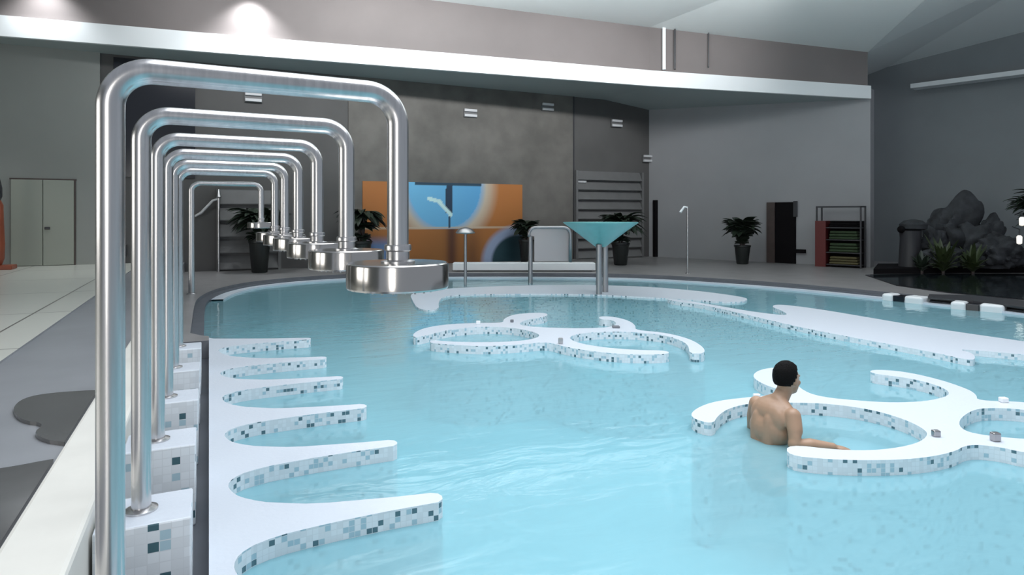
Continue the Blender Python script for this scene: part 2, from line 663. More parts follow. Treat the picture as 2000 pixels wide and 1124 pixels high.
# recessed far right wall with a bright ledge
C0 = atZ(1690, 500, 22.0)
C1 = atZ(2160, 500, 17.5)
cd = (C1 - C0)
cd.z = 0
cn = Vector((-cd.y, cd.x, 0)).normalized()
bm = bmesh.new()
mid = (C0 + C1) / 2
obox(bm, (mid.x + cn.x * 0.15, mid.y + cn.y * 0.15, 4.2), cd, (cd.length + 3, 0.3, 8.6))
struct(link('wall_right_recess', bm, M['farwall']), 'slate wall behind the rocks')
p0, p1 = atZ(1800, 145, 20.4), atZ(2160, 150, 17.3)
bm = bmesh.new()
dd = p1 - p0
dd.z = 0
obox(bm, ((p0.x + p1.x) / 2, (p0.y + p1.y) / 2, (p0.z + p1.z) / 2), dd, (dd.length + 0.5, 0.5, 0.14))
struct(link('trim_ledge', bm, M['fascia']))

# fascia line, upper wall, soffit, ceiling
FL = [Vector((-12.0, 19.5)), Vector((-0.1, 18.3)), Vector((6.5, 17.6)), Vector((13.0, 16.9)), Vector((B0.x - 0.02, B0.y - 0.02))]
fzb = [5.87, 5.87, 5.87, 5.87, 5.12]
fzt = [6.36, 6.36, 6.38, 6.38, 5.50]
czt = [7.95, 7.95, 7.92, 7.84, 6.54]


def sheet(name, rows, m, th=None):
    bm = bmesh.new()
    vs = [[bm.verts.new(p) for p in r] for r in rows]
    for a, b in zip(vs[:-1], vs[1:]):
        for i in range(len(a) - 1):
            bm.faces.new((a[i], a[i + 1], b[i + 1], b[i]))
    o = struct(link(name, bm, m))
    if th:
        s = o.modifiers.new('solid', 'SOLIDIFY')
        s.thickness = th
        s.offset = 0
    return o


def P3(v, z, d=0.0):
    return Vector((v.x, v.y + d, z))


sheet('trim_fascia', [[P3(p, z) for p, z in zip(FL, fzb)], [P3(p, z) for p, z in zip(FL, fzt)]], M['fascia'], 0.12)
sheet('wall_upper', [[P3(p, z - 0.05, 0.10) for p, z in zip(FL, fzt)], [P3(p, z, 0.10) for p, z in zip(FL, czt)]], M['upper'], 0.06)
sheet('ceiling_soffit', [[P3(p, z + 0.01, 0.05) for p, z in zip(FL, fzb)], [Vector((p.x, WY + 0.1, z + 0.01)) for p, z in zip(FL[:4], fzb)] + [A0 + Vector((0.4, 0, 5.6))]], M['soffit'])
fr = [Vector((-12, 10.0)), Vector((-0.1, 10)), Vector((5.0, 9.6)), Vector((9.5, 8.5)), Vector((14, 6))]
sheet('ceiling', [[P3(p, z, 0.12) for p, z in zip(FL, czt)], [P3(p, z) for p, z in zip(fr, (8.3, 8.3, 8.3, 8.2, 8.0))]], M['ceiling'], 0.05)
sheet('ceiling_right', [[P3(FL[4], 6.54, 0.12), Vector((C0.x + 1, C0.y + 1.5, 6.3)), Vector((C1.x + 4, C1.y + 1, 7.2))],
                        [P3(fr[4], 8.0), Vector((18, 7, 7.9)), Vector((26, 3, 7.8))]], M['ceiling'], 0.05)
# joint posts of the upper wall
for k, (pxx, wd, m, y0, y1) in enumerate([(1298, 0.10, 'fascia', 55, 133), (1319, 0.05, 'dark', 56, 132), (1385, 0.03, 'dark', 62, 128)]):
    r = (pxx - CX) / F
    d = Vector((r * CS + SN, -r * SN + CS))
    # intersect with segment FL[3]-FL[4]
    a, b = FL[3], FL[4]
    e = b - a
    t = (a.x * d.y - a.y * d.x) / (e.y * d.x - e.x * d.y)
    q = a + e * t
    Z = q.x * SN + q.y * CS
    bm = bmesh.new()
    z0, z1 = H - (y1 - HY) / F * Z, H - (y0 - HY) / F * Z
    obox(bm, (q.x, q.y + 0.02, (z0 + z1) / 2), (e.x, e.y, 0), (wd, 0.1, z1 - z0 + 0.1))
    struct(link('trim_joint', bm, M[m]))

# dark glazed opening high on the back wall, plaster panel, seam, pilaster
a, b = atY(222, 345, WY), atY(381, 158, WY)
bm = bmesh.new()
box(bm, (a.x, WY - 0.05, a.z), (b.x, WY - 0.005, 5.8))
wn = struct(link('window_1', bm, M['glass']), 'dark window high in the back wall')
a, b = atY(680, 362, WY), atY(1118, 240, WY)
bm = bmesh.new()
box(bm, (a.x, WY - 0.04, 0.1), (b.x, WY, b.z + 1.0))
struct(link('wall_back_panel', bm, M['panel']))
bm = bmesh.new()
box(bm, (b.x, WY - 0.06, 0.1), (b.x + 0.05, WY, b.z + 1.0))
struct(link('trim_seam', bm, M['dark']))
q = wall_pt(1279, 512)
bm = bmesh.new()
t = wall_pt(1279, 394)
obox(bm, (q.x, q.y - 0.05, (t.z + 0.1) / 2), (1, 0, 0), (0.16, 0.14, t.z))
struct(link('trim_pilaster', bm, M['black']))
# doors
a, b = atY(22, 515, WY - 0.06), atY(145, 353, WY - 0.06)
bm = bmesh.new()
midx = (a.x + b.x) / 2
for x0, x1 in ((a.x, midx - 0.006), (midx + 0.006, b.x)):
    box(bm, (x0, WY - 0.12, LZ + 0.01), (x1, WY - 0.055, b.z))
d1 = struct(bev(link('door_1', bm, M['door']), 0.008), 'pale green grey double door')
bm = bmesh.new()
box(bm, (a.x - 0.03, WY - 0.10, b.z), (b.x + 0.05, WY - 0.05, b.z + 0.035))
box(bm, (b.x, WY - 0.10, LZ), (b.x + 0.035, WY - 0.05, b.z))
link('door_frame', bm, M['brown'], d1)
hpt = atY(93, 446, WY - 0.12)
bm = bmesh.new()
box(bm, (hpt.x - 0.06, WY - 0.16, hpt.z - 0.03), (hpt.x + 0.05, WY - 0.12, hpt.z + 0.03))
bev(link('door_handle', bm, M['dark'], d1), 0.01)
q0, q1 = wall_pt(1500, 518), wall_pt(1555, 395)
ctr = (q0 + q1) / 2
wd = (Vector((q1.x, q1.y, 0)) - Vector((q0.x, q0.y, 0))).length
bm = bmesh.new()
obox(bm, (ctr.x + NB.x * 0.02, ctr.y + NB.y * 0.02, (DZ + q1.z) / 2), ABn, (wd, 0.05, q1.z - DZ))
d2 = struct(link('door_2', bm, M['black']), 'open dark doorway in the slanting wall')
bm = bmesh.new()
obox(bm, (q0.x + NB.x * 0.05 + ABn.x * 0.12, q0.y + NB.y * 0.05 + ABn.y * 0.12, (DZ + q1.z) / 2), ABn, (0.26, 0.10, q1.z - DZ))
link('door_jamb', bm, M['brown'], d2)
bm = bmesh.new()
obox(bm, (q1.x + NB.x * 0.05 - ABn.x * 0.03, q1.y + NB.y * 0.05, q1.z - 0.22), ABn, (0.10, 0.10, 0.5))
link('door_closer', bm, M['dark'], d2)

# pond in the right corner
pond = px([(1690, 536), (1800, 534), (2080, 535), (2080, 592), (2000, 584), (1850, 570), (1750, 556)], DZ + 0.03)
struct(prism('trim_pond', pond, DZ - 0.05, DZ + 0.015, [M['dark'], M['dark']]))
bm = bmesh.new()
bm.faces.new([bm.verts.new((p.x, p.y, DZ + 0.022)) for p in reversed(pond)])
bmesh.ops.recalc_face_normals(bm, faces=bm.faces)
struct(link('pond_water', bm, M['pond']), 'dark still water of the pond')

# ================================================================== THINGS
# ---- massage bays: spine with finger partitions
ZW = 0.10
tipx = 1.12
YF = [1.42, 2.40, 3.365, 4.30, 5.235, 6.25, 7.20, 8.40]
mb = empty('massage_bench', (0, 0, 0), 'white mosaic bench wall with a comb of finger partitions along the left pool edge', 'pool bench')
th = 0.065
XR = 0.10
FAR = [(0.10, 0), (0.105, 0.04), (0.12, 0.10), (0.145, 0.16), (0.18, 0.21), (0.225, 0.26), (0.28, 0.31), (0.38, 0.37), (0.47, 0.42), (0.58, 0.46), (0.74, 0.50), (0.95, 0.55), (tipx, 0.58)]
NEAR = [(0.10, -0.225), (0.105, -0.18), (0.12, -0.135), (0.145, -0.10), (0.19, -0.06), (0.26, -0.03), (0.34, -0.01), (0.44, 0.0), (0.6, 0.01), (0.85, 0.012), (tipx, 0.0)]
for k, y in enumerate(YF):
    yc = y - th - 0.225
    dn = [(x, y - th + d) for x, d in NEAR]
    if k < len(YF) - 1:
        ycn = YF[k + 1] - th - 0.225
        sc_ = (ycn - (y + th)) / 0.58
        up = [(x, ycn - d * sc_) for x, d in FAR]
    else:
        ycn = 9.0
        up = [(0.0, 9.0), (0.05, 8.92), (0.3, 8.80), (0.7, 8.62), (tipx, y + th)]
    tip = [(tipx + 0.035, y - th * 0.6), (tipx + 0.045, y), (tipx + 0.035, y + th * 0.6)]
    pts = [(0.0, yc)] + dn + tip + up[::-1] + ([(0.0, ycn)] if k < len(YF) - 1 else [])
    o = link('partition', prism_bm(pts, -0.9, ZW, u=3.37 * k), [M['white'], M['mosaic']], mb)

# ---- islands of curved seats
IL = [(805, 652), (830, 640), (880, 633), (940, 631), (983, 631), (983, 624), (1000, 615), (1040, 611), (1070, 612), (1068, 619), (1024, 625), (1010, 636), (1060, 640), (1130, 642),
      (1193, 640), (1206, 632), (1195, 625), (1170, 624), (1170, 618), (1200, 619), (1230, 627), (1242, 637), (1240, 645), (1300, 650), (1350, 663), (1376, 680), (1376, 691), (1346, 691), (1346, 678),
      (1335, 667), (1300, 655), (1240, 649), (1180, 648), (1130, 652), (1108, 660), (1130, 671), (1180, 679), (1240, 684), (1306, 685), (1306, 693), (1220, 693), (1150, 686), (1100, 677), (1068, 668),
      (1020, 673), (950, 677), (900, 675), (838, 671), (842, 664), (880, 668), (950, 669), (1010, 667), (1045, 662), (1056, 655), (1040, 648), (1000, 640), (940, 638), (870, 645), (810, 662)]
IR = [(1345, 815), (1360, 797), (1400, 783), (1475, 775), (1545, 768), (1500, 755), (1475, 742), (1470, 732), (1485, 722), (1520, 717), (1545, 735), (1562, 760), (1600, 776), (1700, 785),
      (1760, 787), (1820, 783), (1862, 770), (1830, 752), (1770, 738), (1700, 730), (1700, 722), (1760, 725), (1830, 740), (1890, 760), (1908, 772), (1908, 783), (2000, 785), (2070, 796),
      (2130, 825), (2090, 838), (2050, 812), (2000, 800), (1940, 797), (1900, 800), (1870, 822), (1880, 842), (1930, 852), (2000, 858), (2080, 862), (2080, 892), (2000, 885), (1950, 873), (1890, 868),
      (1860, 885), (1790, 897), (1700, 900), (1620, 898), (1537, 890), (1537, 868), (1640, 880), (1720, 880), (1790, 868), (1815, 850), (1800, 835), (1760, 817), (1700, 800), (1620, 789), (1560, 787),
      (1470, 787), (1425, 797), (1402, 812), (1392, 830)]


def island(name, outline, z, label, base_px, seats, buttons):
    b = at(*base_px, 0)
    b.z = 0
    root = empty(name, b, label, 'pool island')
    P = chaikin(px(outline, z), 2)
    prism('curved_wall', P, -0.85, z, [M['white'], M['mosaic']], root, base=b)
    for s in seats:
        S = chaikin(px(s, -0.16), 2)
        prism('seat', S, -0.85, -0.16, [M['white'], M['mosaic']], root, base=b)
    for (bx, by, sx, sz, m) in buttons:
        p = at(bx, by, z) - b
        bm = bmesh.new()
        obox(bm, (p.x, p.y, z + sz / 2), RIGHT, (sx, sx * 0.8, sz))
        o = bev(link('push_button', bm, M[m], root), 0.008)
    return root


island('seat_island', IL, ZW, 'white mosaic island of curved seats in mid pool, nearer the arches', (1085, 655),
       [], [(934, 634, 0.06, 0.05, 'whitep'), (1000, 630, 0.05, 0.04, 'gutterwall'), (1095, 672, 0.055, 0.07, 'greysteel'), (1203, 641, 0.10, 0.03, 'gutterwall')])
island('seat_island', IR, ZW, 'white mosaic island of curved seats around the bathing person', (1850, 800),
       [[(1560, 800), (1640, 800), (1720, 812), (1770, 835), (1760, 868), (1700, 895), (1600, 905), (1590, 870), (1660, 850), (1640, 830), (1560, 830)],
        [(1905, 818), (1960, 812), (2060, 815), (2060, 872), (1950, 868), (1900, 850)],
        [(1720, 760), (1790, 765), (1830, 778), (1790, 795), (1700, 795)]],
       [(1828, 853, 0.05, 0.045, 'greysteel'), (1944, 862, 0.055, 0.06, 'greysteel'), (1478, 779, 0.055, 0.04, 'whitep'), (1960, 786, 0.06, 0.04, 'whitep')])

# ---- long bench wall on the right and submerged ring
LB = [(1300, 583), (1330, 586), (1400, 597), (1450, 606), (1500, 613), (1540, 617), (1530, 608), (1505, 599), (1520, 594), (1600, 604), (1700, 621), (1800, 638), (1900, 653), (2000, 667), (2080, 680),
      (2080, 700), (2000, 693), (1900, 684), (1872, 683), (1900, 690), (1906, 700), (1896, 705), (1830, 690), (1750, 675), (1640, 655), (1560, 639), (1500, 625), (1420, 606), (1360, 594), (1310, 588)]
b = at(1700, 640, 0)
o = prism('bench_wall', chaikin(px(LB, 0.07), 2), -0.85, 0.07, [M['white'], M['mosaic']])
tag(o, 'long white curved bench wall crossing the right side of the pool', 'pool bench')
RB = [(800, 574), (830, 569), (870, 564), (950, 560), (1100, 556), (1250, 559), (1360, 568), (1430, 577), (1462, 583), (1455, 589), (1430, 591), (1380, 588), (1300, 583), (1200, 577), (1100, 574), (900, 575), (865, 580),
      (856, 590), (858, 604), (835, 607), (814, 602), (806, 588)]
o = prism('ring_wall', chaikin(px(RB, 0.03), 2), -0.85, 0.03, [M['white'], M['mosaic']])
tag(o, 'low white curved wall at the far end of the pool behind the middle island', 'pool bench')

# ---- mosaic blocks and steel shower arches
Zs = [1.91 + 0.877 * k for k in range(6)]
arch_pts = [(-0.268, 2.26 + 0.97 * k) for k in range(6)]
ordn = ['nearest', 'second', 'third', 'fourth', 'fifth', 'sixth']
bm = bmesh.new()
box(bm, (-0.16, -0.165, -0.10), (0.20, 0.165, 0.36))
for f in bm.faces:
    f.normal_update()
    f.material_index = 1 if f.normal.z > 0.5 else 0
blk = bev(link('mosaic_block', bm, [M['mosaic_big'], M['white']]), 0.008)
for k in range(6):
    o = blk if k == 0 else blk.copy()
    if k:
        COL.objects.link(o)
    o.location = (arch_pts[k][0], arch_pts[k][1], 0)
    tag(o, 'white mosaic block under the foot of the %s steel arch from the camera' % ordn[k], 'block', 'mosaic blocks along the channel')

TOP = 2.135 - 0.039
SPAN = 0.895


def make_arch():
    r = empty('shower_arch', (0, 0, 0), 'x', 'shower arch')
    bm = bmesh.new()
    tube(bm, bend_path([(0, 0, 0.36), (0, 0, TOP), (SPAN, 0, TOP), (SPAN, 0, 1.48)], 0.115, 14), 0.039, 28)
    link('pipe', bm, M['steel'], r, 50)
    bm = bmesh.new()
    lathe(bm, [(0.050, 0.36), (0.066, 0.36), (0.066, 0.368), (0.045, 0.376), (0.040, 0.376)], n=28)
    link('base_flange', bm, M['steel'], r, 40)
    bm = bmesh.new()
    lathe(bm, [(0.040, 1.545), (0.047, 1.545), (0.049, 1.54), (0.049, 1.525), (0.042, 1.52), (0.042, 1.49), (0.062, 1.485), (0.062, 1.475), (0.040, 1.475)], (SPAN, 0, 0), 28)
    link('collar', bm, M['steel'], r, 40)
    bm = bmesh.new()
    lathe(bm, [(0.03, 1.481), (0.178, 1.480), (0.183, 1.476), (0.185, 1.470), (0.185, 1.392), (0.182, 1.386), (0.165, 1.386), (0.163, 1.392), (0.03, 1.392)], (SPAN, 0, 0), 56)
    d = link('shower_head', bm, M['steel2'], r, 24)
    bm = bmesh.new()
    lathe(bm, [(0.02, 1.393), (0.155, 1.393), (0.155, 1.384), (0.02, 1.384)], (SPAN, 0, 0), 40)
    for q in range(3):
        for j in range(10 + 6 * q):
            a = 2 * PI * j / (10 + 6 * q)
            rr = 0.045 + 0.045 * q
            lathe(bm, [(0.004, 1.385), (0.004, 1.376)], (SPAN + rr * math.cos(a), rr * math.sin(a), 0), 6)
    link('nozzle_plate', bm, M['greysteel'], d)
    return r


arch = make_arch()
arches = [arch]
for k in range(1, 7):
    arches.append(copy_tree(arch))
albl = ['tallest looking steel shower arch, nearest the camera, with a round drum shower head',
        'second steel shower arch from the camera, standing on a mosaic block',
        'third steel shower arch from the camera in the row',
        'fourth steel shower arch from the camera in the row',
        'fifth steel shower arch from the camera in the row',
        'sixth steel shower arch from the camera, close behind the fifth']
for k in range(6):
    arches[k].location = (arch_pts[k][0], arch_pts[k][1], 0)
    arches[k].rotation_euler = (0, 0, math.radians(2.5))
    tag(arches[k], albl[k], 'shower arch', 'steel shower arches in a row')
p7 = at(374, 575, DZ)
arches[6].location = (p7.x, p7.y, DZ - 0.36 * 1.25)
arches[6].scale = (1.42, 0.85, 1.25)
tag(arches[6], 'farthest thin steel arch standing on the deck at the pool corner', 'shower arch', 'steel shower arches in a row')

# ---- shadow and reflections on the left paving, put in as dark flat patches
for pts, lb in (([(22, 800), (45, 778), (100, 768), (200, 762), (260, 765), (260, 845), (190, 855), (120, 868), (60, 850), (90, 828), (40, 822)], 'painted dark shade patch with a wavy edge on the grey paving beside the curb'),
                ([(-60, 925), (30, 912), (90, 900), (150, 892), (240, 890), (240, 1180), (-60, 1180)], 'large painted dark shade area on the grey paving at the near end of the curb')):
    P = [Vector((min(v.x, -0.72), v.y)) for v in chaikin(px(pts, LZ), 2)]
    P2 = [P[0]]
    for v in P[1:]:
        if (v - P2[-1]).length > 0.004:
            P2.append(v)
    o = prism('shade_patch', P2, LZ - 0.03, LZ + 0.003, [M['shade'], M['shade']])
    tag(o, lb, 'shade_patch', kind='stuff')

# ---- red brown stand at the left edge
p = atY(-9, 520, 18.6)
t = empty('pedestal', (p.x, p.y, LZ), 'red brown pedestal with a dark tapered top at the left wall', 'pedestal')
bm = bmesh.new()
box(bm, (-0.3, -0.25, 0), (0.36, 0.25, 0.10))
bev(link('base', bm, M['redbrown'], t), 0.02)
bm = bmesh.new()
lathe(bm, [(0.12, 0.10), (0.17, 0.25), (0.18, 0.6), (0.16, 1.1), (0.15, 1.5), (0.10, 1.62)], n=24)
link('column', bm, M['redbrown'], t, 50)
bm = bmesh.new()
lathe(bm, [(0.10, 1.62), (0.13, 1.70), (0.13, 1.9), (0.09, 2.1), (0.04, 2.2)], n=24)
link('finial', bm, M['dark'], t, 50)
p = atY(239, 490, WY - 0.06)
bm = bmesh.new()
box(bm, (p.x - 0.09, WY - 0.14, p.z - 0.16), (p.x + 0.09, WY, p.z + 0.16))
tag(bev(link('switch_box', bm, M['dark']), 0.012), 'small dark switch box on the pale wall just behind the nearest arch leg', 'switch box')

# ---- wall vents
bm = bmesh.new()
for z in (-0.085, 0.085):
    v = obox(bm, (0, 0, z), (1, 0, 0), (0.44, 0.10, 0.085))
vent = bev(link('blade', bm, M['vent']), 0.01)
bm = bmesh.new()
obox(bm, (0, 0.04, 0), (1, 0, 0), (0.46, 0.06, 0.28))
vback = link('backing', bm, M['slat'])
vents = [(495, 190, 'highest wall vent, seen through the nearest arch beside the dark window'), (919, 221, 'two bladed wall vent above the mural, first right of the nearest arch'), (1070, 209, 'two bladed wall vent under the soffit above the plaster panel'),
         (1205, 241, 'two bladed wall vent right of the plaster panel under the soffit'), (1266, 310, 'two bladed wall vent at the end of the back wall above the louvre screen'), (1134, 350, 'lowest two bladed wall vent at the louvre screen')]
for i, (vx, vy, lb) in enumerate(vents):
    p = atY(vx, vy, WY - 0.08)
    r = empty('wall_vent', p, lb, 'vent', 'vents on the back wall')
    for c in (vent, vback):
        o = c if i == 0 else c.copy()
        if i:
            COL.objects.link(o)
        o.parent = r

# ---- louvre screens
for (x0, x1, y0, y1, n, lb) in ((1122, 1250, 338, 508, 9, 'grey louvre screen beside the end of the back wall behind the funnel fountain'), (426, 545, 372, 514, 5, 'grey louvre screen seen through the row of arches')):
    a, b2 = atY(x0, y1, WY - 0.02), atY(x1, y0, WY - 0.02)
    zt = b2.z
    r = empty('louvre_screen', ((a.x + b2.x) / 2, WY - 0.1, DZ), lb, 'screen')
    hw = (b2.x - a.x) / 2
    hh = zt - DZ
    bm = bmesh.new()
    box(bm, (-hw, 0.05, 0), (hw, 0.09, hh))
    link('backing_panel', bm, M['slat'], r)
    bm = bmesh.new()
    for k in range(n):
        z = hh * (k + 0.55) / n
        dz = hh / n * 0.40
        vs = [bm.verts.new(q) for q in ((-hw, -0.10, z - dz), (hw, -0.10, z - dz), (hw, 0.05, z + dz), (-hw, 0.05, z + dz), (-hw, -0.10, z - dz - 0.03), (hw, -0.10, z - dz - 0.03), (hw, 0.05, z + dz - 0.03), (-hw, 0.05, z + dz - 0.03))]
        for f in ((0, 1, 2, 3), (7, 6, 5, 4), (0, 4, 5, 1), (1, 5, 6, 2), (2, 6, 7, 3), (3, 7, 4, 0)):
            bm.faces.new([vs[i] for i in f])
    link('slats', bm, M['slat'], r)
    for s in (-1, 1):
        bm = bmesh.new()
        box(bm, (s * hw - 0.04, -0.11, 0), (s * hw + 0.04, 0.09, hh))
        link('frame_post', bm, M['slat'], r)

# ---- mural (flat painted panel)
a, b2 = atY(708, 512, WY - 0.06), atY(1020, 361, WY - 0.06)
W_, H_ = b2.x - a.x, b2.z - DZ
NX, NZ = 160, 76
bm = bmesh.new()
cl = bm.loops.layers.float_color.new('paint')
grid = [[bm.verts.new((W_ * i / NX, 0, H_ * j / NZ)) for i in range(NX + 1)] for j in range(NZ + 1)]


def paint(u, v):
    """u, v in 0..1 across the mural: broad painted shapes"""
    def mixc(c1, c2, t):
        t = max(0.0, min(1.0, t))
        return tuple(x * (1 - t) + y * t for x, y in zip(c1, c2))
    X, Y = u * W_, v * H_
    org = (0.33, 0.12, 0.028)
    c = mixc((0.22, 0.09, 0.022), org, v + 0.25 * math.sin(9 * u))
    cx, cy, R = 0.49 * W_, 0.95 * H_, 0.225 * W_
    d = math.hypot(X - cx, (Y - cy) * 0.92)
    if v > 0.43:
        c = mixc((0.42, 0.36, 0.28), c, (d - R * 1.18) / (0.38 * R))
        c = mixc((0.14, 0.33, 0.54), c, (d - R * 0.98) / (0.2 * R))
        if d < R:
            c = mixc((0.12, 0.36, 0.56), (0.08, 0.28, 0.50), (u - 0.3) / 0.4)
        if 0.43 < v < 0.46:
            c = mixc((0.42, 0.35, 0.26), c, abs(v - 0.445) / 0.02)
    else:
        k = math.exp(-((u - 0.53) / 0.035) ** 2) + 0.6 * math.exp(-((u - 0.66) / 0.05) ** 2) * (1 - v)
        c = mixc(c, (0.07, 0.025, 0.012), k)
    # dark tree shape
    if v > 0.62 and abs(u - 0.515) < (0.022 if v < 0.93 else 0.02):
        c = (0.012, 0.03, 0.06)
    elif v > 0.44 and abs(u - 0.517) < 0.006:
        c = (0.02, 0.05, 0.09)
    if v > 0.965 and 0.30 < u < 0.72:
        c = (0.012, 0.04, 0.07)
    # pale diagonal branch
    for (u0, v0, u1, v1) in ((0.39, 0.80, 0.45, 0.77), (0.45, 0.77, 0.525, 0.60)):
        t = max(0, min(1, ((u - u0) * (u1 - u0) * 4 + (v - v0) * (v1 - v0)) / ((u1 - u0) ** 2 * 4 + (v1 - v0) ** 2)))
        if math.hypot((u - u0 - (u1 - u0) * t) * 2, v - v0 - (v1 - v0) * t) < 0.024:
            c = (0.45, 0.68, 0.80)
    # blue arcs low right and blue water low left
    d2 = math.hypot(X - 0.97 * W_, Y * 1.1)
    if d2 < 0.26 * W_:
        c = mixc((0.22, 0.27, 0.38), c, (d2 - 0.225 * W_) / (0.035 * W_))
        if d2 < 0.19 * W_:
            c = mixc(c, (0.01, 0.035, 0.045), 1 - (d2 - 0.17 * W_) / (0.02 * W_))
    if u < 0.2 and v < 0.36:
        c = mixc((0.10, 0.17, 0.32), c, (v - 0.24) / 0.12)
    return (*[min(0.85, q * 1.35) for q in c], 1)


for j in range(NZ):
    for i in range(NX):
        f = bm.faces.new((grid[j][i], grid[j][i + 1], grid[j + 1][i + 1], grid[j + 1][i]))
        for l in f.loops:
            l[cl] = paint(l.vert.co.x / W_, l.vert.co.z / H_)
mm = mat('mural_paint', (0.5, 0.5, 0.5), 0.5)
ca = mm.node_tree.nodes.new('ShaderNodeVertexColor')
ca.layer_name = 'paint'
mm.node_tree.links.new(ca.outputs[0], mm.node_tree.nodes['Principled BSDF'].inputs['Base Color'])
o = link('mural', bm, mm, loc=(a.x, WY - 0.07, DZ))
tag(o, 'orange and blue painted mural on the back wall behind the pool', 'mural')
s = o.modifiers.new('solid', 'SOLIDIFY')
s.thickness = 0.03
s.offset = -1

# ---- potted plants
def blades(bm, c, n, length, width, spread, droop, up=0.6, seed=1):
    rnd = random.Random(seed)
    for k in range(n):
        a = 2 * PI * (k + rnd.random() * 0.7) / n * 2.618
        L = length * rnd.uniform(0.7, 1.1)
        e = up * rnd.uniform(0.5, 1.5)
        d = Vector((math.cos(a), math.sin(a), 0))
        sd = Vector((-d.y, d.x, 0))
        prev = None
        for i in range(7):
            t = i / 6
            p = Vector(c) + d * (L * spread * t) + Vector((0, 0, L * (e * t - droop * t * t)))
            wv = width * (math.sin(PI * (0.12 + 0.88 * t)) ** 0.7 if t < 1 else 0.02)
            row = [bm.verts.new(p - sd * wv), bm.verts.new(p + Vector((0, 0, -wv * 0.35))), bm.verts.new(p + sd * wv)]
            if prev:
                bm.faces.new((prev[0], prev[1], row[1], row[0]))
                bm.faces.new((prev[1], prev[2], row[2], row[1]))
            prev = row


def potted(base, pot_h, pot_r, stem_h, L, wdt, n, label, seed, droop=0.8, up=0.8):
    r = empty('potted_plant', base, label, 'potted plant', 'potted palms along the walls')
    bm = bmesh.new()
    lathe(bm, [(pot_r * 0.68, 0), (pot_r * 0.75, 0.02), (pot_r, pot_h * 0.9), (pot_r * 1.08, pot_h * 0.92), (pot_r * 1.08, pot_h), (pot_r * 0.95, pot_h), (pot_r * 0.93, pot_h * 0.9)], n=28)
    p = link('pot', bm, M['pot'], r, 40)
    bm = bmesh.new()
    lathe(bm, [(pot_r * 0.94, pot_h * 0.86), (pot_r * 0.9, pot_h * 0.9), (0.02, pot_h * 0.93)], n=24)
    link('soil', bm, M['soil'], p)
    bm = bmesh.new()
    for q in range(4):
        a = q * 1.7
        tube(bm, [(0.04 * math.cos(a), 0.04 * math.sin(a), pot_h * 0.88), (0.08 * math.cos(a), 0.08 * math.sin(a), pot_h + stem_h * 0.5), (0.10 * math.cos(a), 0.10 * math.sin(a), pot_h + stem_h)], [0.03, 0.025, 0.02], 8)
    link('stem', bm, M['brown'], r, 60)
    bm = bmesh.new()
    blades(bm, (0, 0, pot_h + stem_h), n, L, wdt, 0.8, droop, up, seed)
    blades(bm, (0, 0, pot_h + stem_h * 0.55), n // 2, L * 0.8, wdt, 0.7, droop * 0.7, up, seed + 50)
    blades(bm, (0, 0, pot_h + stem_h * 0.1), n // 3, L * 0.6, wdt, 0.6, droop * 0.7, up, seed + 90)
    s = link('foliage', bm, M['leaf'], r)
    md = s.modifiers.new('solid', 'SOLIDIFY')
    md.thickness = 0.006
    return r


potted(Vector((atY(507, 512, 18.55).x, 18.55, DZ)), 0.88, 0.27, 0.50, 1.0, 0.13, 80, 'dark potted palm in front of the louvre screen seen through the arches', 1, 0.7, 0.7)
potted(Vector((atY(706, 512, 18.6).x, 18.6, DZ)), 0.8, 0.28, 0.75, 0.9, 0.12, 80, 'dark potted palm at the left end of the mural', 2, 0.7, 0.5)
potted(at(1028, 513, DZ), 0.75, 0.24, 0.35, 0.66, 0.12, 80, 'dark potted palm at the right end of the mural', 3, 0.75, 0.8)
potted(at(1212, 518, DZ), 0.70, 0.27, 0.55, 0.95, 0.12, 80, 'dark potted palm behind the aqua funnel fountain', 4, 0.75, 0.75)
potted(at(1450, 516, DZ), 0.60, 0.24, 0.45, 0.74, 0.14, 90, 'dark potted palm against the slanting wall left of the doorway', 5, 0.7, 0.9)

# ---- white bench in front of the mural
a, b2 = at(884, 531, DZ), at(1163, 531, DZ)
u = (b2 - a)
ln = u.length
u.normalize()
c = (a + b2) / 2 + Vector((-u.y, u.x, 0)) * 0.22
r = empty('poolside_bench', c, 'long low white bench on the far deck in front of the mural', 'bench', rz=math.atan2(u.y, u.x))
bm = bmesh.new()
box(bm, (-ln / 2, -0.22, 0.03), (ln / 2, 0.22, 0.235))
bev(link('seat', bm, M['fascia'], r), 0.015)
bm = bmesh.new()
box(bm, (-ln / 2 + 0.1, -0.18, 0), (ln / 2 - 0.1, 0.18, 0.03))
link('plinth', bm, M['dark'], r)

# ---- aqua funnel fountain
fb = at(1170, 578, 0)
r = empty('funnel_fountain', (fb.x, fb.y, -0.85), 'aqua funnel shaped water fountain on two thin posts standing in the pool', 'fountain', rz=-PSI)
bm = bmesh.new()
z0 = 0.85
lathe(bm, [(0.10, z0 + 1.00), (0.14, z0 + 1.03), (0.30, z0 + 1.15), (0.55, z0 + 1.34), (0.775, z0 + 1.50), (0.78, z0 + 1.52), (0.755, z0 + 1.52), (0.53, z0 + 1.37), (0.28, z0 + 1.19), (0.05, z0 + 1.08)], (0.05, 0.15, 0), 48)
link('funnel', bm, M['aqua'], r, 40)
for dx, dy in ((0.0, 0.0), (0.19, 0.42)):
    bm = bmesh.new()
    tube(bm, [(dx, dy, 0), (dx, dy, 0.85 + (1.06 if dy == 0 else 1.24))], 0.062, 18)
    link('leg', bm, M['greysteel'], r, 50)

